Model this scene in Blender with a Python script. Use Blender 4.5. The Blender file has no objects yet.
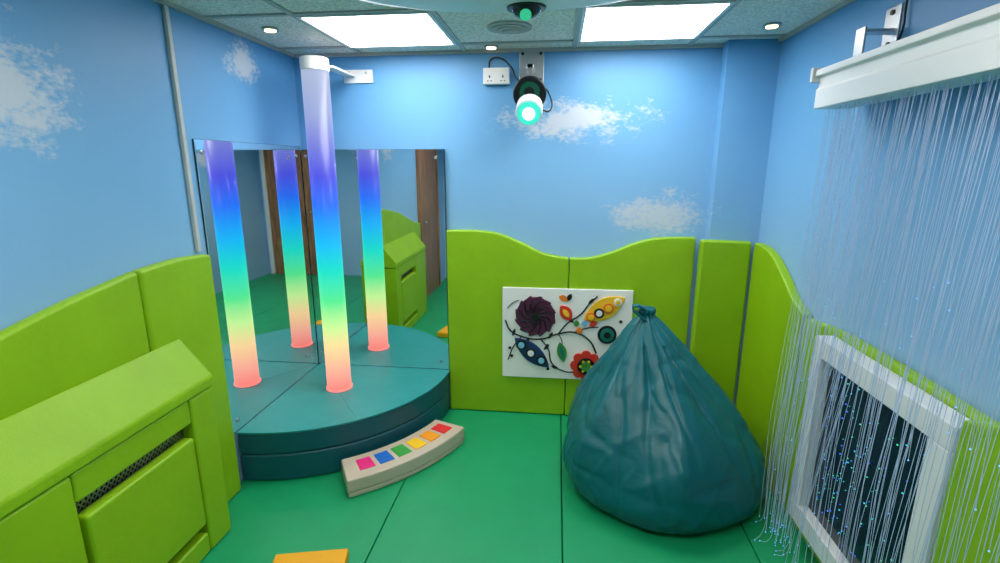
import bpy, bmesh, math, random
from mathutils import Vector, Matrix, noise
random.seed(7)
scene = bpy.context.scene
scene.view_settings.view_transform = 'Standard'
COL = scene.collection

def lin(c):
    out = []
    for v in c:
        v = v / 255.0
        out.append(v / 12.92 if v <= 0.04045 else ((v + 0.055) / 1.055) ** 2.4)
    return (out[0], out[1], out[2], 1.0)

# ---------------------------------------------------------------- materials
def new_mat(name):
    m = bpy.data.materials.new(name); m.use_nodes = True
    nt = m.node_tree
    return m, nt, nt.nodes['Principled BSDF']

def mat(name, col, rough=0.5, metal=0.0, bump=0.0, bscale=40.0, var=0.0, emit=None, estr=0.0,
        coat=0.0, wr=0.0, wscale=4.0):
    m, nt, p = new_mat(name)
    c = lin(col)
    p.inputs['Base Color'].default_value = c
    p.inputs['Roughness'].default_value = rough
    p.inputs['Metallic'].default_value = metal
    if coat: p.inputs['Coat Weight'].default_value = coat; p.inputs['Coat Roughness'].default_value = 0.15
    tc = nt.nodes.new('ShaderNodeTexCoord')
    if var:
        n = nt.nodes.new('ShaderNodeTexNoise'); n.inputs['Scale'].default_value = 5
        n.inputs['Detail'].default_value = 4
        nt.links.new(tc.outputs['Object'], n.inputs['Vector'])
        r = nt.nodes.new('ShaderNodeValToRGB')
        r.color_ramp.elements[0].position = 0.3; r.color_ramp.elements[1].position = 0.7
        r.color_ramp.elements[0].color = tuple(x * (1 - var) for x in c[:3]) + (1,)
        r.color_ramp.elements[1].color = tuple(min(1, x * (1 + var)) for x in c[:3]) + (1,)
        nt.links.new(n.outputs['Fac'], r.inputs['Fac'])
        nt.links.new(r.outputs['Color'], p.inputs['Base Color'])
    last = None
    for st, sc, dist in ((wr, wscale, 0.03), (bump, bscale, 0.004)):
        if st:
            n = nt.nodes.new('ShaderNodeTexNoise'); n.inputs['Scale'].default_value = sc
            n.inputs['Detail'].default_value = 3
            nt.links.new(tc.outputs['Object'], n.inputs['Vector'])
            b = nt.nodes.new('ShaderNodeBump'); b.inputs['Strength'].default_value = st
            b.inputs['Distance'].default_value = dist
            nt.links.new(n.outputs['Fac'], b.inputs['Height'])
            if last: nt.links.new(last.outputs['Normal'], b.inputs['Normal'])
            last = b
    if last: nt.links.new(last.outputs['Normal'], p.inputs['Normal'])
    if emit:
        p.inputs['Emission Color'].default_value = lin(emit)
        p.inputs['Emission Strength'].default_value = estr
    return m

LIME = mat('lime_vinyl', (142, 188, 10), 0.45, bump=0.25, bscale=260, var=0.05, wr=0.25, wscale=5)
MATG = mat('green_mat_vinyl', (16, 154, 98), 0.42, bump=0.2, bscale=250, var=0.05, wr=0.25, wscale=3)
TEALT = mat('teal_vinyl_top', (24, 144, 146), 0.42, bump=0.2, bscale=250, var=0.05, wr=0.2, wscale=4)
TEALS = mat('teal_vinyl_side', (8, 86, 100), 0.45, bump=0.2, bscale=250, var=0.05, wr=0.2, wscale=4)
BAG = mat('beanbag_vinyl', (2, 98, 108), 0.36, bump=0.2, bscale=220, var=0.05, wr=0.25, wscale=9)
BEIGE = mat('beige_vinyl', (202, 184, 164), 0.45, bump=0.2, bscale=200, var=0.05)
WHITE = mat('white_plastic', (228, 229, 232), 0.4, bump=0.03, bscale=60)
TRUNK = mat('grey_trunking', (190, 192, 190), 0.5, bump=0.03, bscale=60)
WHITEP = mat('white_paint', (230, 230, 232), 0.4, bump=0.06, bscale=50)
BLACK = mat('black_plastic', (14, 15, 18), 0.35, bump=0.05, bscale=80)
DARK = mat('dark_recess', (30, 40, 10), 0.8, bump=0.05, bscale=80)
METAL = mat('brushed_metal', (185, 188, 190), 0.35, 0.9, bump=0.05, bscale=100)
YEL = mat('yellow_vinyl', (244, 172, 10), 0.45, bump=0.2, bscale=200)
MIRR = mat('mirror_glass', (240, 243, 244), 0.015, 1.0)
MEDGE = mat('mirror_edge', (40, 60, 60), 0.2)
LEDP = mat('led_panel', (255, 255, 255), 0.5, emit=(255, 250, 245), estr=14.2)
LED_FILL = mat('added_fill_panel', (255, 255, 255), 0.5, emit=(255, 250, 245), estr=14.0)  # for two unseen panels added as extra light
SPOT = mat('downlight_glow', (255, 240, 200), 0.5, emit=(255, 226, 160), estr=6.0)

def wood():
    m, nt, p = new_mat('brown_wood')
    tc = nt.nodes.new('ShaderNodeTexCoord'); mp = nt.nodes.new('ShaderNodeMapping')
    mp.inputs['Scale'].default_value = (6, 6, 0.7)
    n = nt.nodes.new('ShaderNodeTexNoise'); n.inputs['Scale'].default_value = 4; n.inputs['Detail'].default_value = 6
    r = nt.nodes.new('ShaderNodeValToRGB')
    r.color_ramp.elements[0].position = 0.3; r.color_ramp.elements[1].position = 0.72
    r.color_ramp.elements[0].color = lin((116, 76, 46)); r.color_ramp.elements[1].color = lin((184, 132, 90))
    nt.links.new(tc.outputs['Object'], mp.inputs['Vector']); nt.links.new(mp.outputs['Vector'], n.inputs['Vector'])
    nt.links.new(n.outputs['Fac'], r.inputs['Fac']); nt.links.new(r.outputs['Color'], p.inputs['Base Color'])
    p.inputs['Roughness'].default_value = 0.4
    return m
WOOD = wood()

def wall_mat(name, clouds, axis):
    """sky-blue mural: vertical painted gradient plus sponge-painted clouds. clouds: (u, z, hw, hh)"""
    m, nt, p = new_mat(name)
    N = nt.nodes.new; L = nt.links.new
    tc = N('ShaderNodeTexCoord'); sep = N('ShaderNodeSeparateXYZ')
    L(tc.outputs['Object'], sep.inputs['Vector'])
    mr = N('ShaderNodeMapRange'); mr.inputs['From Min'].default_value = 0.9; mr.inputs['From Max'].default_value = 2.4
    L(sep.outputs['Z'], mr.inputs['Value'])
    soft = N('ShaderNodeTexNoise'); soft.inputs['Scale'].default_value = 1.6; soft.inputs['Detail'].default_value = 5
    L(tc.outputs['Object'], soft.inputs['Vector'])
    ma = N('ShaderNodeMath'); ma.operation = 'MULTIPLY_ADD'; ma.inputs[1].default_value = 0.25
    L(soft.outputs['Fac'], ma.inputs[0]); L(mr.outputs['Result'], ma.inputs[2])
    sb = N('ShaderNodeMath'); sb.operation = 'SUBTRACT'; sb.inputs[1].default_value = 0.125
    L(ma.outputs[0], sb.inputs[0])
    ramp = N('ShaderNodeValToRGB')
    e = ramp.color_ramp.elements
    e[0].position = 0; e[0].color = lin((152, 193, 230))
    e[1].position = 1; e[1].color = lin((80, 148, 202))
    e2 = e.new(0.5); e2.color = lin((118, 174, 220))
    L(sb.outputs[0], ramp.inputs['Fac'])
    cur = ramp.outputs['Color']
    cn = N('ShaderNodeTexNoise'); cn.inputs['Scale'].default_value = 9; cn.inputs['Detail'].default_value = 8
    cn.inputs['Roughness'].default_value = 0.7
    st = N('ShaderNodeMapping'); st.inputs['Scale'].default_value = (.8, .8, 1.35)
    L(tc.outputs['Object'], st.inputs['Vector']); L(st.outputs['Vector'], cn.inputs['Vector'])
    fn = N('ShaderNodeTexNoise'); fn.inputs['Scale'].default_value = 45; fn.inputs['Detail'].default_value = 4
    L(st.outputs['Vector'], fn.inputs['Vector'])
    for (u, z, hw, hh) in clouds:
        cb = N('ShaderNodeCombineXYZ')
        a = N('ShaderNodeMath'); a.operation = 'MULTIPLY_ADD'; a.inputs[1].default_value = 1 / hw; a.inputs[2].default_value = -u / hw
        L(sep.outputs[axis], a.inputs[0])
        b = N('ShaderNodeMath'); b.operation = 'MULTIPLY_ADD'; b.inputs[1].default_value = 1 / hh; b.inputs[2].default_value = -z / hh
        L(sep.outputs['Z'], b.inputs[0])
        L(a.outputs[0], cb.inputs[0]); L(b.outputs[0], cb.inputs[1])
        ln = N('ShaderNodeVectorMath'); ln.operation = 'LENGTH'; L(cb.outputs[0], ln.inputs[0])
        c1 = N('ShaderNodeMath'); c1.operation = 'MULTIPLY_ADD'; c1.inputs[1].default_value = 5.0
        L(cn.outputs['Fac'], c1.inputs[0])
        neg = N('ShaderNodeMath'); neg.operation = 'MULTIPLY'; neg.inputs[1].default_value = -1.6; L(ln.outputs['Value'], neg.inputs[0])
        L(neg.outputs[0], c1.inputs[2])
        c2 = N('ShaderNodeMath'); c2.operation = 'MULTIPLY_ADD'; c2.inputs[1].default_value = 2.1
        L(fn.outputs['Fac'], c2.inputs[0]); L(c1.outputs[0], c2.inputs[2])
        rr = N('ShaderNodeMapRange'); rr.inputs['From Min'].default_value = 1.8; rr.inputs['From Max'].default_value = 2.9
        rr.inputs['To Max'].default_value = 0.75
        L(c2.outputs[0], rr.inputs['Value'])
        mx = N('ShaderNodeMix'); mx.data_type = 'RGBA'
        L(rr.outputs['Result'], mx.inputs['Factor']); L(cur, mx.inputs[6]); mx.inputs[7].default_value = lin((208, 210, 216))
        cur = mx.outputs[2]
    L(cur, p.inputs['Base Color'])
    p.inputs['Roughness'].default_value = 0.5
    bn = N('ShaderNodeTexNoise'); bn.inputs['Scale'].default_value = 70
    L(tc.outputs['Object'], bn.inputs['Vector'])
    bp = N('ShaderNodeBump'); bp.inputs['Strength'].default_value = 0.12; bp.inputs['Distance'].default_value = 0.003
    L(bn.outputs['Fac'], bp.inputs['Height']); L(bp.outputs['Normal'], p.inputs['Normal'])
    return m

def tile_mat():
    m, nt, p = new_mat('ceiling_tile_fleck')
    N = nt.nodes.new; L = nt.links.new
    tc = N('ShaderNodeTexCoord')
    n = N('ShaderNodeTexNoise'); n.inputs['Scale'].default_value = 70; n.inputs['Detail'].default_value = 5; n.inputs['Roughness'].default_value = 0.7
    L(tc.outputs['Object'], n.inputs['Vector'])
    r = N('ShaderNodeValToRGB'); e = r.color_ramp.elements
    e[0].position = 0.36; e[0].color = lin((206, 194, 186)); e[1].position = 0.62; e[1].color = lin((254, 244, 236))
    L(n.outputs['Fac'], r.inputs['Fac']); L(r.outputs['Color'], p.inputs['Base Color'])
    b = N('ShaderNodeBump'); b.inputs['Strength'].default_value = 0.25; b.inputs['Distance'].default_value = 0.003
    L(n.outputs['Fac'], b.inputs['Height']); L(b.outputs['Normal'], p.inputs['Normal'])
    p.inputs['Roughness'].default_value = 0.9
    return m
TILE = tile_mat()
TBAR = mat('ceiling_tbar', (180, 176, 172), 0.5)

def tube_mat():
    m, nt, p = new_mat('bubble_tube_glow')
    N = nt.nodes.new; L = nt.links.new
    tc = N('ShaderNodeTexCoord'); sep = N('ShaderNodeSeparateXYZ'); L(tc.outputs['Object'], sep.inputs['Vector'])
    mr = N('ShaderNodeMapRange'); mr.inputs['From Min'].default_value = 0.3; mr.inputs['From Max'].default_value = 2.3
    L(sep.outputs['Z'], mr.inputs['Value'])
    r = N('ShaderNodeValToRGB'); e = r.color_ramp.elements
    stops = [(.30, (255, 126, 120)), (.42, (255, 170, 150)), (.58, (255, 216, 155)), (.73, (200, 247, 152)), (.89, (88, 235, 146)),
             (1.075, (26, 224, 200)), (1.27, (14, 180, 248)), (1.47, (26, 110, 248)), (1.64, (72, 76, 222)), (1.80, (112, 120, 212)),
             (1.98, (146, 162, 208)), (2.25, (168, 180, 206))]
    for i, (z, c) in enumerate(stops):
        pos = (z - .3) / 2.0
        el = e[i] if i < 2 else e.new(pos)
        el.position = pos; el.color = lin(c)
    L(mr.outputs['Result'], r.inputs['Fac'])
    L(r.outputs['Color'], p.inputs['Emission Color'])
    p.inputs['Emission Strength'].default_value = 1.08
    p.inputs['Base Color'].default_value = (0.02, 0.02, 0.03, 1)
    p.inputs['Roughness'].default_value = 0.3
    p.inputs['Specular IOR Level'].default_value = 0.25
    return m
TUBE = tube_mat()

# ---------------------------------------------------------------- geometry helpers
def empty(name, loc=(0, 0, 0)):
    o = bpy.data.objects.new(name, None); COL.objects.link(o); o.location = loc
    o.empty_display_size = 0.1
    bpy.context.view_layer.update()
    return o

def link(name, me, mats, parent=None, bevel=0, seg=3, smooth=False):
    o = bpy.data.objects.new(name, me); COL.objects.link(o)
    for m_ in (mats if isinstance(mats, (list, tuple)) else [mats]): me.materials.append(m_)
    if parent:
        o.parent = parent; o.matrix_parent_inverse = Matrix.Translation(parent.location).inverted()
    if bevel:
        b = o.modifiers.new('bevel', 'BEVEL'); b.width = bevel; b.segments = seg; b.limit_method = 'ANGLE'
        b.angle_limit = math.radians(30); b.harden_normals = True
        for f in me.polygons: f.use_smooth = True
    elif smooth:
        for f in me.polygons: f.use_smooth = True
    return o

def bm_done(bm, name):
    bmesh.ops.recalc_face_normals(bm, faces=bm.faces)
    me = bpy.data.meshes.new(name); bm.to_mesh(me); bm.free(); return me

def box(name, lo, hi, m, parent=None, bevel=0, seg=3):
    bm = bmesh.new(); bmesh.ops.create_cube(bm, size=1)
    for v in bm.verts:
        v.co = Vector([lo[i] + (v.co[i] + 0.5) * (hi[i] - lo[i]) for i in range(3)])
    return link(name, bm_done(bm, name), m, parent, bevel, seg)

def prism(name, pts, axis, a0, a1, m, parent=None, bevel=0, seg=3):
    bm = bmesh.new()
    def P(p, a):
        if axis == 'x': return (a, p[0], p[1])
        if axis == 'y': return (p[0], a, p[1])
        return (p[0], p[1], a)
    A = [bm.verts.new(P(p, a0)) for p in pts]; B = [bm.verts.new(P(p, a1)) for p in pts]
    bm.faces.new(A); bm.faces.new(B[::-1]); n = len(pts)
    for i in range(n): bm.faces.new((A[i], A[(i + 1) % n], B[(i + 1) % n], B[i]))
    return link(name, bm_done(bm, name), m, parent, bevel, seg)

def cyl(name, p0, p1, r0, m, parent=None, r1=None, n=40, bevel=0):
    r1 = r0 if r1 is None else r1
    p0 = Vector(p0); p1 = Vector(p1); d = p1 - p0
    bm = bmesh.new()
    bmesh.ops.create_cone(bm, cap_ends=True, segments=n, radius1=r0, radius2=r1, depth=d.length)
    q = Vector((0, 0, 1)).rotation_difference(d.normalized()).to_matrix().to_4x4()
    bmesh.ops.transform(bm, matrix=Matrix.Translation((p0 + p1) / 2) @ q, verts=bm.verts)
    o = link(name, bm_done(bm, name), m, parent, bevel, 2)
    for f in o.data.polygons: f.use_smooth = len(f.vertices) == 4 or bool(bevel)
    return o

def ball(name, c, r, m, parent=None, scale=(1, 1, 1)):
    bm = bmesh.new(); bmesh.ops.create_uvsphere(bm, u_segments=28, v_segments=16, radius=r)
    for v in bm.verts: v.co = Vector((v.co.x * scale[0] + c[0], v.co.y * scale[1] + c[1], v.co.z * scale[2] + c[2]))
    return link(name, bm_done(bm, name), m, parent, smooth=True)

def curve(name, splines, r, m, parent=None, smooth=True, cyclic=False):
    cu = bpy.data.curves.new(name, 'CURVE'); cu.dimensions = '3D'; cu.bevel_depth = r; cu.bevel_resolution = 2
    cu.resolution_u = 8
    for pts in splines:
        if smooth:
            s = cu.splines.new('BEZIER'); s.bezier_points.add(len(pts) - 1)
            for bp_, p in zip(s.bezier_points, pts):
                bp_.co = p; bp_.handle_left_type = bp_.handle_right_type = 'AUTO'
        else:
            s = cu.splines.new('POLY'); s.points.add(len(pts) - 1)
            for sp, p in zip(s.points, pts): sp.co = (p[0], p[1], p[2], 1)
        s.use_cyclic_u = cyclic
    o = bpy.data.objects.new(name, cu); COL.objects.link(o); cu.materials.append(m)
    if parent:
        o.parent = parent; o.matrix_parent_inverse = Matrix.Translation(parent.location).inverted()
    return o

def sm(pts, n=8):
    """Catmull-Rom resample of an open 2D polyline"""
    P = [pts[0]] + list(pts) + [pts[-1]]; out = []
    for i in range(1, len(P) - 2):
        for k in range(n):
            t = k / n; a, b, c, d = P[i - 1], P[i], P[i + 1], P[i + 2]
            out.append(tuple(0.5 * (2 * b[j] + (c[j] - a[j]) * t + (2 * a[j] - 5 * b[j] + 4 * c[j] - d[j]) * t * t +
                                    (3 * b[j] - a[j] - 3 * c[j] + d[j]) * t ** 3) for j in range(2)))
    out.append(tuple(pts[-1])); return out

# ---------------------------------------------------------------- room
XL, XR, YB, YF, ZC, ZF = -1.70, 1.22, 3.27, -1.0, 2.389, -0.05
box('floor', (XL - .1, YF - .1, ZF - .1), (XR + .1, YB + .1, ZF), mat('screed', (90, 90, 90), .8, bump=.1))
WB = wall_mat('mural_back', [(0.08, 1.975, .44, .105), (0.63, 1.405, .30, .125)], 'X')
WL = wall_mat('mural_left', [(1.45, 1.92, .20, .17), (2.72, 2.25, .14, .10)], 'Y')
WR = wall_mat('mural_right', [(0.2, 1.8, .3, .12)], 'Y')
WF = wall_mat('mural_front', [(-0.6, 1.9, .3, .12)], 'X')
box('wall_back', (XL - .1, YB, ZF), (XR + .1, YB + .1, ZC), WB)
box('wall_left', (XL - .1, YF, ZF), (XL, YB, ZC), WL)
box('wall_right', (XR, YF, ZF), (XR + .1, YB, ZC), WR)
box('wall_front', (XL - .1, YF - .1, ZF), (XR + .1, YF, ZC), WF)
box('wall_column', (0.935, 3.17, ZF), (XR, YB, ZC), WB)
box('ceiling', (XL - .1, YF - .1, ZC), (XR + .1, YB + .1, ZC + .08), TILE)
gx = [-1.25, -.585, .08, .745]; gy = [3.08, 2.42, 1.76, 1.10, .44, -.22, -.88]
bm = bmesh.new()
def addbox(bm, lo, hi, mi=0):
    r = bmesh.ops.create_cube(bm, size=1)
    for v in r['verts']: v.co = Vector([lo[i] + (v.co[i] + 0.5) * (hi[i] - lo[i]) for i in range(3)])
    for f in {f for v in r['verts'] for f in v.link_faces}: f.material_index = mi
for x in gx: addbox(bm, (x - .013, YF, ZC - .008), (x + .013, YB, ZC))
for y in gy: addbox(bm, (XL, y - .013, ZC - .0085), (XR, y + .013, ZC))
for lo, hi in (((XL, YF, ZC - .02), (XL + .02, YB, ZC)), ((XR - .02, YF, ZC - .02), (XR, YB, ZC)), ((XL, YB - .02, ZC - .02), (XR, YB, ZC))):
    addbox(bm, lo, hi)
link('trim_1', bm_done(bm, 'trim_1'), TBAR)
def led(x0, y0, m):
    e = empty('ceiling_led_or_fill_panel', (x0 + .33, y0 + .33, ZC))
    box('diffuser', (x0 + .03, y0 + .03, ZC - .012), (x0 + .635, y0 + .63, ZC - .002), m, e)
    box('frame_1', (x0 + .013, y0 + .013, ZC - .014), (x0 + .03, y0 + .647, ZC - .001), WHITE, e)
    box('frame_2', (x0 + .635, y0 + .013, ZC - .014), (x0 + .652, y0 + .647, ZC - .001), WHITE, e)
    box('frame_3', (x0 + .03, y0 + .013, ZC - .014), (x0 + .635, y0 + .03, ZC - .001), WHITE, e)
    box('frame_4', (x0 + .03, y0 + .63, ZC - .014), (x0 + .635, y0 + .647, ZC - .001), WHITE, e)
for x0, y0, m_ in ((-1.25, 2.42, LEDP), (.08, 2.42, LEDP), (-1.25, .44, LED_FILL), (.08, .44, LED_FILL)): led(x0, y0, m_)  # far pair in view; near pair is unseen, added to brighten the room
for x, y in ((-1.49, 2.65), (-.41, 3.165), (1.045, 2.86), (-.25, .2)):
    e = empty('ceiling_downlight', (x, y, ZC))
    cyl('bezel', (x, y, ZC - .012), (x, y, ZC), .042, METAL, e, bevel=.003)
    cyl('lamp', (x, y, ZC - .016), (x, y, ZC - .0125), .028, SPOT, e)
e = empty('ceiling_vent', (-.263, 2.76, ZC))
for i, r in enumerate((.115, .09, .065, .04)):
    cyl('ring_%d' % (i + 1), (-.263, 2.76, ZC - .010 - .006 * i), (-.263, 2.76, ZC - .004 - .006 * i + (.004 if i == 0 else 0)), r, TBAR, e, bevel=.002)

for i, (a, b) in enumerate(((XL + .004, -.802), (-.798, .062), (.066, .928), (.932, XR - .004))):
    box('floor_mat', (a, YF + .01, ZF), (b, YB - .004, 0), MATG, None, .006)

# ---------------------------------------------------------------- wall pads
PF = 3.215
PADN = 'padded_panel'
def pad_back(x0, x1, top, y0=PF, y1=YB - .002):
    pts = [(x0, .002), (x1, .002)] + top[::-1]
    prism(PADN, pts, 'y', y0, y1, LIME, None, .016, 4)
topA = sm([(-.722, 1.285), (-.55, 1.288), (-.38, 1.27), (-.22, 1.21), (-.08, 1.145), (.087, 1.115)])
topB = sm([(.091, 1.115), (.22, 1.12), (.36, 1.16), (.50, 1.22), (.65, 1.255), (.868, 1.262)])
pad_back(-.722, .087, topA)
pad_back(.091, .868, topB)
prism(PADN, [(.872, .002), (1.165, .002), (1.165, 1.255), (.872, 1.262)], 'y', 3.105, 3.168, LIME, None, .016, 4)
def pad_side(top, x0, x1):
    pts = [(top[0][0], .002)] + top + [(top[-1][0], .002)]
    prism(PADN, pts, 'x', x0, x1, LIME, None, .016, 4)
pad_side(sm([(2.42, 1.015), (2.55, 1.06), (2.68, 1.14), (2.82, 1.215), (2.95, 1.25), (3.10, 1.255)]), 1.17, XR - .002)
pad_side(sm([(1.372, 1.02), (1.7, 1.03), (2.1, 1.03), (2.416, 1.0)]), 1.175, XR - .002)
pad_side(sm([(.5, 1.2), (.8, 1.22), (1.1, 1.15), (1.24, 1.08), (1.366, 1.03)]), 1.10, XR - .002)
pad_side(sm([(.5, 1.02), (.75, 1.06), (1.0, 1.13), (1.25, 1.2), (1.5, 1.25), (1.775, 1.29)]), XL + .002, XL + .05)
pad_side(sm([(1.779, 1.29), (2.0, 1.30), (2.2, 1.285)]), XL + .002, XL + .055)

# ---------------------------------------------------------------- padded radiator cover (left)
rc = empty('padded_radiator_cover', (-1.58, 1.4, 0))
xb = XL + .056; xf = -1.51
lid = [(xb, .962), (xf + .005, .79), (xf + .005, .742), (xb, .742)]
prism('lid', lid, 'y', .84, 1.925, LIME, rc, .012, 4)
box('side_post', (xb, 1.775, .002), (xf, 1.915, .74), LIME, rc, .012)
box('side_block', (xb, .85, .002), (xf, 1.245, .74), LIME, rc, .012)
box('upper_rail', (xb, 1.249, .635), (xf - .004, 1.771, .74), LIME, rc, .01)
box('front_panel', (xf - .05, 1.262, .15), (xf + .004, 1.762, .575), LIME, rc, .012)
box('bottom_rail', (xb, 1.249, .002), (xf - .004, 1.771, .10), LIME, rc, .01)
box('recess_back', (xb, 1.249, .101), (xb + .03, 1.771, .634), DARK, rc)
bm = bmesh.new()
for i in range(-2, 30):
    for s in (1, -1):
        y = 1.25 + i * .02
        r = bmesh.ops.create_cube(bm, size=1)
        mtx = Matrix.Translation((xf - .055, y, .598)) @ Matrix.Rotation(s * math.radians(40), 4, 'X') @ Matrix.Diagonal((.003, .004, .09, 1))
        bmesh.ops.transform(bm, matrix=mtx, verts=r['verts'])
for v in bm.verts: v.co.y = min(1.77, max(1.25, v.co.y))
link('grille', bm_done(bm, 'grille'), METAL, rc)

# ---------------------------------------------------------------- trunking, mirrors
box('trim_2', (XL, 2.165, 1.30), (XL + .018, 2.188, ZC - .021), TRUNK, None, .004)
box('trim_3', (XL, 2.19, 1.30), (XL + .008, 2.196, ZC - .021), BLACK)
mr_ = empty('mirror_panel', (XL, 2.7, 1))
box('glass', (XL + .006, 2.245, .302), (XL + .012, 3.23, 1.82), MIRR, mr_)
box('backing', (XL + .001, 2.243, .301), (XL + .006, 3.231, 1.822), MEDGE, mr_)
for y in (2.29, 3.17):
    for z in (.36, 1.76): cyl('screw', (XL + .012, y, z), (XL + .017, y, z), .010, METAL, mr_)
mr2 = empty('mirror_panel', (-1.2, YB, 1))
box('glass', (XL + .016, 3.232, .302), (-.728, 3.238, 1.80), MIRR, mr2)
box('backing', (XL + .016, 3.2385, .301), (-.726, 3.268, 1.802), MEDGE, mr2)
for x in (-1.6, -.78):
    for z in (.36, 1.75): cyl('screw', (x, 3.226, z), (x, 3.232, z), .010, METAL, mr2)

# ---------------------------------------------------------------- quarter-round platform
pl = empty('corner_platform', (-1.3, 2.9, 0))
cx, cy = XL + .014, 3.230
def wedge(name, a0, a1, r, z0, z1, m, bev):
    n = 24
    pts = [(cx, cy)] + [(cx + r * math.cos(math.radians(a0 + (a1 - a0) * i / n)), cy + r * math.sin(math.radians(a0 + (a1 - a0) * i / n))) for i in range(n + 1)]
    return prism(name, pts, 'z', z0, z1, m, pl, bev, 4)
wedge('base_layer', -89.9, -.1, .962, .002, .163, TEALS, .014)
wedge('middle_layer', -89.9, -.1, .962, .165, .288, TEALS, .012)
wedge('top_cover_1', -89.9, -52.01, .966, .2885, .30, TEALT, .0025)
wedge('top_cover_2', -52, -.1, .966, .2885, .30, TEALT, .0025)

# ---------------------------------------------------------------- bubble tube
tx, ty = -1.370, 2.867
bt = empty('bubble_tube', (tx, ty, .3))
PINK = mat('tube_base_glow', (200, 120, 110), .4, emit=(255, 120, 112), estr=1.1)
cyl('base_ring', (tx, ty, .3), (tx, ty, .314), .082, PINK, bt, n=64, bevel=.003)
cyl('tube', (tx, ty, .314), (tx, ty, 2.215), .075, TUBE, bt, n=64)
cyl('top_cap', (tx, ty, 2.215), (tx, ty, 2.285), .078, WHITE, bt, n=64, bevel=.005)
box('bracket_arm', (tx + .02, ty + .06, 2.245), (tx + .08, YB - .004, 2.257), WHITE, bt, .002)
box('bracket_plate', (tx + .0, YB - .012, 2.21), (tx + .19, YB - .001, 2.29), WHITE, bt, .003)
for k in (.04, .15): cyl('bolt', (tx + k, YB - .018, 2.27), (tx + k, YB - .012, 2.27), .008, METAL, bt)

# ---------------------------------------------------------------- colour switch pad
sp = empty('curved_colour_switch', (-.95, 2.6, 0))
def arc(name, a0, a1, r0, r1, z0, z1, m, bev, nn=20):
    A = [(cx + r1 * math.cos(math.radians(a0 + (a1 - a0) * i / nn)), cy + r1 * math.sin(math.radians(a0 + (a1 - a0) * i / nn))) for i in range(nn + 1)]
    B = [(cx + r0 * math.cos(math.radians(a0 + (a1 - a0) * i / nn)), cy + r0 * math.sin(math.radians(a0 + (a1 - a0) * i / nn))) for i in range(nn + 1)]
    return prism(name, A + B[::-1], 'z', z0, z1, m, sp, bev, 3)
arc('pad_lower', -58.3, -20.7, 1.008, 1.222, .001, .030, BEIGE, .008)
arc('pad', -58.5, -20.5, 1.005, 1.225, .0305, .108, BEIGE, .010)
cols = [(226, 40, 120), (30, 100, 190), (60, 155, 65), (240, 190, 30), (240, 150, 20), (215, 35, 35)]
for i, c in enumerate(cols):
    a = -54.6 + i * 5.5
    arc('tile_%d' % (i + 1), a, a + 4.2, 1.06, 1.165, .1075, .113, mat('switch_%d' % i, c, .4, bump=.1, emit=c, estr=.12), .002, 5)

# ---------------------------------------------------------------- yellow floor block
bm = bmesh.new(); addbox(bm, (-.155, -.34, 0), (.155, 0, .05))
yb = link('yellow_foam_step', bm_done(bm, 'y'), YEL, None, .008)
yb.location = (-1.03, 1.77, 0.001); yb.rotation_euler = (0, 0, math.radians(13))

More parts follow.
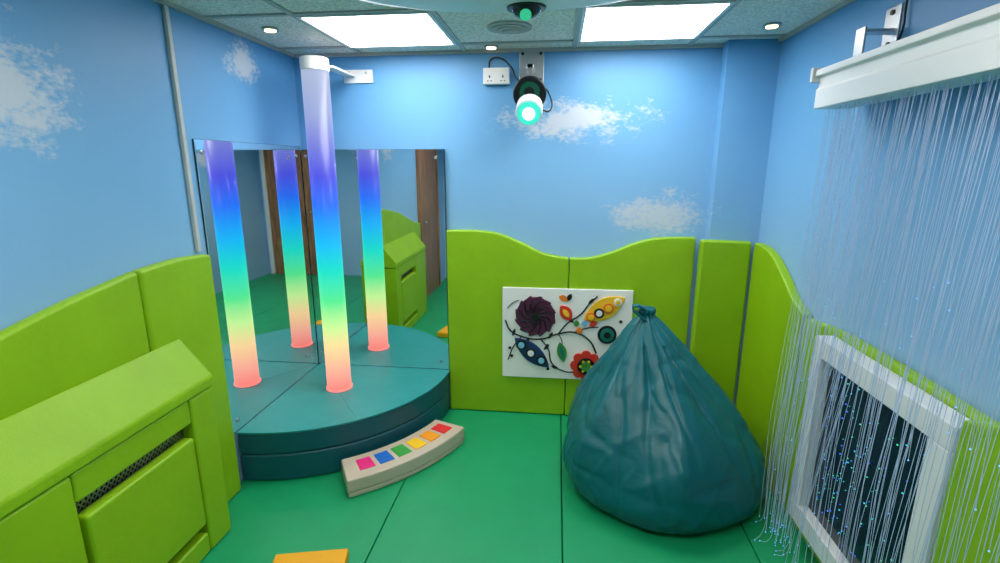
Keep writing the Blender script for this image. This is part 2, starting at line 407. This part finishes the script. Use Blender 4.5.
# ---------------------------------------------------------------- beanbag
def beanbag():
    prof = [(0, .36), (.008, .43), (.03, .485), (.08, .518), (.15, .528), (.24, .518), (.33, .486), (.43, .430), (.52, .368), (.61, .300),
            (.70, .232), (.78, .170), (.84, .122), (.885, .085), (.912, .055), (.93, .040), (.95, .048), (.965, .044)]
    prof = sm(prof, 7)
    na = 320; bm = bmesh.new(); rings = []
    seg = math.pi / 3
    for (z, r) in prof:
        t = min(1, z / .95)
        ox = .597 - .112 * t ** 1.5; oy = 2.555 + .06 * t
        ring = []
        for k in range(na):
            a = 2 * math.pi * k / na
            aw = a + .10 * math.sin(5 * z + 1.0)          # gore seams wander a little
            da = ((aw - .62 + seg / 2) % seg) - seg / 2
            hexr = math.cos(seg / 2) / math.cos(seg / 2 - abs(da))
            g = 1.0 * math.sin(math.pi * min(1, max(0, (t - .12) / .85))) ** .8
            f = 1 + g * (hexr - .93)
            px, py, pz = math.cos(a) * r, math.sin(a) * r, z
            w = noise.noise(Vector((px * 2.6 + 4, py * 2.6, pz * 2.0)))
            n1 = noise.noise(Vector((math.cos(a) * 2.8 + pz * 1.6, math.sin(a) * 2.8 + 5, pz * 1.5 + 8)))
            fold = max(0, 1 - abs(n1) * 6) ** 1.4
            n4 = noise.noise(Vector((math.cos(a) * 5 + 3, math.sin(a) * 5 + 15, pz * 1.3)))
            # slack creases wandering across the body and lower belly
            n2 = noise.noise(Vector((px * 3.4 + 11 + pz * 2, py * 3.4 + 3, pz * 5 + 1)))
            fold2 = max(0, 1 - abs(n2) * 6) ** 1.5
            n5 = noise.noise(Vector((px * 6 - pz * 5 + 2, py * 6 + 23, pz * 7 + 6)))
            fold3 = max(0, 1 - abs(n5) * 5) ** 1.5
            k0 = 1 if z > .03 else .3
            d = (-.018 * fold * min(1, .4 + t) - .009 * fold2 + .006 * fold3) * k0 * (1 if t < .85 else .4)
            f += .05 * w + (.11 * t ** 3) * n4
            d -= .007 * math.exp(-(da / .018) ** 2)
            rr = r * f + d
            ring.append(bm.verts.new((ox + rr * math.cos(a), oy + rr * math.sin(a), max(.002, z + .002))))
        rings.append(ring)
    for A, B in zip(rings, rings[1:]):
        for k in range(na): bm.faces.new((A[k], A[(k + 1) % na], B[(k + 1) % na], B[k]))
    bm.faces.new(rings[0][::-1])
    c = bm.verts.new((.487, 2.615, .952))
    for k in range(na): bm.faces.new((rings[-1][k], rings[-1][(k + 1) % na], c))
    e = empty('beanbag_chair', (.597, 2.555, 0))
    link('body', bm_done(bm, 'body'), BAG, e, smooth=True)
    pts = [(.50, 2.58, .89), (.45, 2.565, .93), (.405, 2.56, .965), (.40, 2.56, .995), (.44, 2.57, .995), (.50, 2.60, .955)]
    bm = bmesh.new(); pv = None; c3 = []
    for i in range(len(pts) - 1):
        for k in range(5): c3.append(Vector(pts[i]).lerp(Vector(pts[i + 1]), k / 5))
    c3.append(Vector(pts[-1]))
    for p in c3:
        a = bm.verts.new(p + Vector((-.004, -.022, 0))); b = bm.verts.new(p + Vector((.004, .022, 0)))
        if pv: bm.faces.new((pv[0], a, b, pv[1]))
        pv = (a, b)
    o = link('handle', bm_done(bm, 'handle'), BAG, e, smooth=True)
    s = o.modifiers.new('s', 'SOLIDIFY'); s.thickness = .008
beanbag()

# ---------------------------------------------------------------- tactile activity board
ab = empty('tactile_activity_board', (.08, 3.2, .6))
BX, BZ, UX, UZ = -.345, .915, .85 / 131, .632 / 90
def bp(u, v): return (BX + u * UX, BZ - v * UZ)
YBd = 3.198
BWH = mat('board_white', (240, 238, 236), .35, bump=.03, bscale=60)
prism('board', [bp(0, 0), bp(131, 0), bp(131, 90), bp(0, 90)], 'y', YBd, PF - .001, BWH, ab, .004)
def disc(name, u, v, ru, d0, d1, m, rv=None, ang=0, n=32):
    rv = rv or ru; pts = []
    for i in range(n):
        a = 2 * math.pi * i / n; x = ru * math.cos(a); y = rv * math.sin(a)
        pts.append(bp(u + x * math.cos(ang) - y * math.sin(ang), v + (x * math.sin(ang) + y * math.cos(ang)) * .93))
    prism(name, pts, 'y', YBd - d1, YBd - d0, m, ab, .002, 2)
def leaf(name, u, v, L_, W, ang, d0, d1, m):
    n = 14; pts = []
    up = [(-L_ + 2 * L_ * i / n, W * math.sin(math.pi * i / n) ** .8) for i in range(n + 1)]
    full = up + [(x, -y) for x, y in up[::-1][1:-1]]
    for x, y in full: pts.append(bp(u + x * math.cos(ang) - y * math.sin(ang), v + x * math.sin(ang) + y * math.cos(ang)))
    prism(name, pts, 'y', YBd - d1, YBd - d0, m, ab, .002, 2)
def cm(n_, c): return mat('board_' + n_, c, .4, bump=.05, bscale=50)
cP, cK, cR, cY, cO, cT, cB, cG, cLB = (cm('plum', (78, 26, 60)), cm('black', (18, 18, 20)), cm('red', (212, 54, 38)), cm('yellow', (242, 192, 40)),
    cm('orange', (232, 120, 30)), cm('teal', (25, 120, 105)), cm('navy', (26, 54, 104)), cm('green', (60, 140, 60)), cm('skyblue', (120, 190, 225)))
disc('swirl_base', 34, 27, 20, 0, .008, cP)
for i in range(12):
    a = 2 * math.pi * i / 12
    leaf('swirl_petal_%d' % (i + 1), 34 + 15 * math.cos(a), 27 + 14 * math.sin(a), 8.5, 4, a + .9, .008, .02, cP)
for i in range(12):
    a = 2 * math.pi * i / 12
    curve('swirl_rib_%d' % (i + 1), [[(bp(34 + r * math.cos(a + .05 * r), 0)[0], YBd - .02, bp(34, 27 + r * .93 * math.sin(a + .05 * r))[1]) for r in (3, 8, 13, 18)]], .0035, cK, ab)
disc('swirl_hub', 34, 27, 4, .008, .026, cK)
disc('flower_hub', 87, 75, 9, .012, .022, cK)
for i in range(8):
    a = 2 * math.pi * i / 8
    disc('flower_petal_%d' % (i + 1), 87 + 11 * math.cos(a), 75 + 10.5 * math.sin(a), 5.2, 0, .012, cR)
disc('flower_face', 87, 75, 11, 0, .013, cR)
disc('flower_ring', 87, 75, 5.5, .022, .026, cG)
for i in range(6):
    a = 2 * math.pi * i / 6
    disc('flower_seed_%d' % (i + 1), 87 + 5.8 * math.cos(a), 75 + 5.6 * math.sin(a), 1.3, .022, .028, cY, n=12)
leaf('pod', 103, 18, 23, 10, math.radians(-28), 0, .01, cY)
for i, (u, v, r, m_) in enumerate(((90, 26, 5, cO), (98, 22, 5.2, cK), (107, 17, 5.4, cO), (116, 11, 4, WHITE))):
    disc('pod_knob_%d' % (i + 1), u, v, r, .01, .018, m_)
    disc('pod_cap_%d' % (i + 1), u, v, r * .6, .018, .024, cY if i != 1 else WHITE)
leaf('blue_pod', 31, 64, 23, 9, math.radians(38), 0, .01, cB)
for i, (u, v) in enumerate(((20, 56), (30, 64), (41, 71))):
    disc('blue_knob_%d' % (i + 1), u, v, 5.5, .01, .018, cK); disc('blue_cap_%d' % (i + 1), u, v, 3.3, .018, .024, cLB if i != 1 else WHITE)
disc('dial', 107, 43, 9.5, 0, .012, cK); disc('dial_ring', 107, 43, 7, .012, .018, cT); disc('dial_hub', 107, 43, 3.5, .018, .024, cK)
leaf('leaf_green', 62, 62, 10, 5, math.radians(75), 0, .012, cG)
leaf('leaf_green_inner', 62, 62, 7, 2, math.radians(75), .012, .015, cT)
leaf('leaf_red', 65, 23, 9, 6, math.radians(50), 0, .012, cR)
leaf('leaf_red_inner', 65, 23, 5, 2.6, math.radians(50), .012, .016, cY)
leaf('bug_wing_1', 62, 9, 5, 3, math.radians(20), 0, .006, cO); leaf('bug_wing_2', 68, 8, 4, 2.4, math.radians(-60), 0, .006, cK)
leaf('bead_orange', 79, 40, 3.5, 3, 0, 0, .01, cO); leaf('bead_blue', 84, 33, 3.5, 3, 0, 0, .01, cLB); leaf('bead_green', 76, 33, 3, 3, 0, 0, .01, cG)
leaf('bead_red', 93, 33, 4.5, 2.5, -.5, 0, .01, cR)
for k, (u, v, an) in enumerate(((12, 44, 1.9), (26, 52, -.8), (50, 46, -1.0), (70, 30, .6), (90, 11, 2.4), (55, 78, .3), (46, 58, 2.4))):
    leaf('twig_leaf_%d' % (k + 1), u, v, 4, 1.6, an, 0, .006, cK)
def vine(nm, pts, r=.004): curve(nm, [[(bp(u, v)[0], YBd - .003, bp(u, v)[1]) for u, v in pts]], r, cK, ab)
vine('vine_1', [(3, 32), (8, 42), (20, 48), (40, 50), (58, 44), (74, 42), (90, 50), (97, 62)], .0055)
vine('vine_2', [(58, 44), (66, 34), (80, 24), (88, 14), (96, 6)], .005)
vine('vine_3', [(20, 48), (12, 58), (6, 72)], .004)
vine('vine_4', [(40, 50), (48, 60), (52, 74), (66, 82), (78, 82)], .0045)
vine('vine_5', [(74, 42), (84, 38), (98, 36)], .004)
vine('vine_6', [(58, 44), (62, 52), (62, 58)], .003)
vine('vine_7', [(5, 20), (12, 14), (17, 12)], .003)
for k, (u, v) in enumerate(((8, 60), (10, 68), (48, 80), (112, 60), (120, 30), (47, 56))): disc('dot_%d' % k, u, v, 1.6, 0, .006, cK)

# ---------------------------------------------------------------- effect projector + socket on the back wall
wp = empty('effect_projector', (-.17, 3.2, 2.1))
px_ = -.175
box('wall_plate', (px_ - .075, YB - .008, 2.19), (px_ + .075, YB - .001, 2.38), METAL, wp, .003)
box('arm', (px_ - .02, 3.10, 2.25), (px_ + .02, YB - .008, 2.275), METAL, wp, .003)
box('drop_bar', (px_ - .018, 3.10, 2.12), (px_ + .018, 3.115, 2.275), METAL, wp, .002)
for s in (-.055, .055):
    for z in (2.21, 2.36): cyl('bolt', (px_ + s, YB - .014, z), (px_ + s, YB - .008, z), .009, BLACK, wp)
cyl('yoke_disc', (px_, 3.125, 2.115), (px_, 3.08, 2.105), .098, BLACK, wp, bevel=.01)
cyl('yoke_ring', (px_, 3.08, 2.115), (px_, 3.07, 2.113), .058, mat('dark_green_plastic', (10, 80, 56), .3), wp)
cyl('yoke_hub', (px_, 3.07, 2.115), (px_, 3.064, 2.113), .030, BLACK, wp)
cyl('lamp_housing', (px_, 3.13, 2.05), (px_, 3.03, 1.995), .078, WHITE, wp, bevel=.008)
GLOW = mat('teal_lens', (80, 240, 220), .2, emit=(140, 255, 230), estr=8.0)
cyl('lens', (px_, 3.030, 1.995), (px_, 3.020, 1.990), .068, mat('lens_rim', (60, 170, 160), .2, emit=(70, 220, 195), estr=.85), wp)
cyl('lens_core', (px_, 3.021, 1.9905), (px_, 3.014, 1.987), .036, GLOW, wp)
curve('cable', [[(px_ - .01, 3.12, 2.14), (px_ - .08, 3.16, 2.20), (px_ - .13, 3.24, 2.29), (px_ - .2, 3.255, 2.34), (px_ - .25, 3.258, 2.33), (px_ - .26, 3.25, 2.28)]], .005, BLACK, wp)
curve('cable_2', [[(px_ + .06, 3.1, 2.02), (px_ + .12, 3.14, 2.02), (px_ + .11, 3.18, 2.12), (px_ + .03, 3.2, 2.2)]], .005, BLACK, wp)
so = empty('double_power_socket', (-.385, YB, 2.24))
box('back_box', (-.470, YB - .04, 2.185), (-.308, YB - .001, 2.28), WHITE, so, .005)
for x in (-.430, -.348):
    box('switch', (x - .012, YB - .045, 2.245), (x + .012, YB - .0405, 2.27), WHITE, so, .002)
    box('pin_earth', (x - .004, YB - .0415, 2.222), (x + .004, YB - .0402, 2.236), BLACK, so)
    box('pin_live', (x - .014, YB - .0415, 2.202), (x - .006, YB - .0402, 2.207), BLACK, so)
    box('pin_neutral', (x + .006, YB - .0415, 2.202), (x + .014, YB - .0402, 2.207), BLACK, so)

# ---------------------------------------------------------------- ceiling mounted projector unit near the top edge
cp = empty('ceiling_projector', (-.14, 1.58, 2.3))
bm = bmesh.new()
rings = []
for r, z in ((.44, 2.30), (.47, 2.285), (.46, 2.262), (.40, 2.245), (.2, 2.238)):
    rings.append([bm.verts.new((-.17 + 1.4 * r * math.cos(2 * math.pi * k / 64), 1.60 + r * math.sin(2 * math.pi * k / 64), z)) for k in range(64)])
for A, B in zip(rings, rings[1:]):
    for k in range(64): bm.faces.new((A[k], A[(k + 1) % 64], B[(k + 1) % 64], B[k]))
bm.faces.new(rings[0]); bm.faces.new(rings[-1])
link('housing', bm_done(bm, 'housing'), WHITE, cp, smooth=True)
for s in (-1, 1): cyl('hanger', (-.17 + s * .2, 1.56, 2.30), (-.17 + s * .2, 1.56, ZC), .012, METAL, cp)
cyl('lens_barrel', (-.125, 1.93, 2.235), (-.125, 1.93, 2.285), .070, BLACK, cp, bevel=.006)
ball('lens_dome', (-.125, 1.93, 2.24), .052, mat('dark_dome', (12, 40, 34), .1), cp, scale=(1, 1, .7))
cyl('lens_ring', (-.125, 1.899, 2.213), (-.125, 1.893, 2.205), .020, mat('teal_lens_ring', (20, 120, 90), .1, emit=(60, 200, 150), estr=.8), cp)

# ---------------------------------------------------------------- fibre optic curtain
fc = empty('fibre_optic_curtain', (1.09, 1.5, 2.0))
rail = [(1.035, 1.925), (1.035, 2.0), (1.042, 2.005), (1.042, 2.045), (1.025, 2.05), (1.025, 2.075), (1.17, 2.075), (1.17, 1.925)]
prism('rail', rail, 'y', .55, 2.29, WHITE, fc, .004, 2)
box('rail_end', (1.015, 2.29, 2.03), (1.175, 2.31, 2.085), WHITE, fc, .003)
for y in (2.17, 1.2):
    box('bracket', (1.11, y - .03, 2.075), (1.118, y + .03, 2.20), METAL, fc, .002)
    box('bracket_foot', (1.118, y - .03, 2.18), (XR - .001, y + .03, 2.19), METAL, fc, .002)
    box('bracket_wall_plate', (XR - .006, y - .045, 2.12), (XR - .001, y + .045, 2.27), METAL, fc, .002)
    for z in (2.14, 2.25): cyl('bolt', (XR - .012, y, z), (XR - .006, y, z), .009, BLACK, fc)
curve('power_lead', [[(XR - .01, 2.10, 2.385), (XR - .012, 2.09, 2.25), (XR - .02, 2.08, 2.15), (1.15, 2.06, 2.075)]], .004, BLACK, fc)
FIB = mat('fibre_strand', (176, 194, 222), .3, emit=(150, 185, 240), estr=.06)
strands = []; tips = []
NS = 220
for i in range(NS):
    y0 = .75 + 1.52 * (i / (NS - 1)) + random.uniform(-.012, .012); x0 = 1.095 + random.uniform(-.035, .035)
    ph = random.uniform(0, 6.28); amp = random.uniform(.002, .008)
    far = y0 > 1.65
    swept = far and random.random() < .6
    zend = random.uniform(.02, .12) if random.random() < (.65 if swept else .4) else random.uniform(.12, 1.4 if not swept else .8)
    tl = (1.925 - zend) / 1.9
    xe = x0 + (random.uniform(.985, 1.06) - x0) * tl
    ye = y0 - random.uniform(0, .05)
    if swept: ye = y0 + (1.98 + (y0 - 1.55) * .24 + random.uniform(-.06, .03) - y0) * min(1, tl) * random.uniform(.6, 1)
    pts = []
    for k in range(9):
        t = k / 8; z = 1.93 + (zend - 1.93) * t
        pts.append((x0 + (xe - x0) * min(1, t * 1.35) + amp * .4 * math.sin(ph + 5 * t), y0 + (ye - y0) * t ** 1.3 + amp * t * 1.2 * math.sin(ph * 2 + 6 * t), z))
    if zend < .035:
        l = random.uniform(.01, .04)
        pts.append((pts[-1][0] - l, pts[-1][1] - l * random.uniform(-.8, .8), random.uniform(.006, .012)))
    tips.append(pts[-1]); strands.append(pts)
curve('strands', strands, .00082, FIB, fc)
bm = bmesh.new()
for t in tips:
    r = bmesh.ops.create_icosphere(bm, subdivisions=1, radius=.0026)
    bmesh.ops.translate(bm, vec=Vector((t[0], t[1], max(t[2], .004))), verts=r['verts'])
link('strand_tips', bm_done(bm, 'tips'), mat('fibre_tip', (150, 190, 255), .3, emit=(80, 150, 250), estr=1.4), fc)

# ---------------------------------------------------------------- framed infinity mirror panel
im = empty('framed_infinity_mirror', (1.14, 1.76, .57))
y0, y1, z0, z1, xi, xo = 1.372, 2.14, .14, 1.005, 1.095, 1.173
iy0, iy1, iz0, iz1 = 1.455, 2.07, .23, .925
box('frame_top', (xi, y0, iz1), (xo, y1, z1), WHITEP, im, .006)
box('frame_bottom', (xi, y0, z0), (xo, y1, iz0), WHITEP, im, .006)
box('frame_far', (xi, iy1, iz0), (xo, y1, iz1), WHITEP, im, .004)
box('frame_near', (xi, y0, iz0), (xo, iy0, iz1), WHITEP, im, .004)
GL = mat('dark_glass', (18, 42, 52), .12)
box('glass', (xo - .035, iy0, iz0), (xo - .03, iy1, iz1), GL, im)
LP = [mat('led_point_%d' % i, c, .3, emit=c, estr=1.1) for i, c in enumerate(((40, 190, 200), (60, 110, 230), (60, 190, 140)))]
bm = bmesh.new()
for i in range(120):
    r = bmesh.ops.create_icosphere(bm, subdivisions=1, radius=random.uniform(.0018, .0035))
    mi = random.randrange(3)
    for f in {f for v in r['verts'] for f in v.link_faces}: f.material_index = mi
    yy = iy0 + .03 + (iy1 - iy0 - .06) * random.random() ** .6
    bmesh.ops.translate(bm, vec=Vector((xo - .039, yy, random.uniform(iz0 + .03, iz1 - .03))), verts=r['verts'])
link('led_points', bm_done(bm, 'led_points'), LP, im)

# ---------------------------------------------------------------- doors (seen in the mirrors)
d = empty('door_1', (XL, -.1, 1))
box('leaf', (XL + .001, -.45, .002), (XL + .03, .40, 2.0), WOOD, d, .003)
box('jamb_1', (XL + .001, .401, .002), (XL + .045, .45, 2.06), WOOD, d, .003)
box('jamb_2', (XL + .001, -.51, .002), (XL + .045, -.451, 2.06), WOOD, d, .003)
box('head', (XL + .001, -.45, 2.001), (XL + .045, .40, 2.06), WOOD, d, .003)
cyl('handle', (XL + .03, .28, 1.0), (XL + .075, .28, 1.0), .012, METAL, d)
d = empty('door_2', (.7, YF, 1))
box('leaf', (.32, YF + .011, .002), (1.10, YF + .04, 2.0), WOOD, d, .003)
box('jamb_1', (.26, YF + .011, .002), (.319, YF + .055, 2.06), WHITEP, d, .003)
box('jamb_2', (1.101, YF + .011, .002), (1.16, YF + .055, 2.06), WHITEP, d, .003)
box('head', (.32, YF + .011, 2.001), (1.10, YF + .055, 2.06), WHITEP, d, .003)
cyl('handle', (.40, YF + .04, 1.0), (.40, YF + .085, 1.0), .012, METAL, d)

# ---------------------------------------------------------------- world + camera
w = bpy.data.worlds.new('world'); scene.world = w; w.use_nodes = True
w.node_tree.nodes['Background'].inputs[0].default_value = (.5, .55, .6, 1)
w.node_tree.nodes['Background'].inputs[1].default_value = .3
cam = bpy.data.cameras.new('camera'); co = bpy.data.objects.new('camera', cam); COL.objects.link(co)
cam.lens = 18; cam.sensor_width = 36; cam.sensor_fit = 'HORIZONTAL'; cam.clip_start = .02
co.location = (0, 0, 1.70)
co.rotation_euler = (math.radians(90 - 13.06), 0, math.radians(6.45))
scene.camera = co
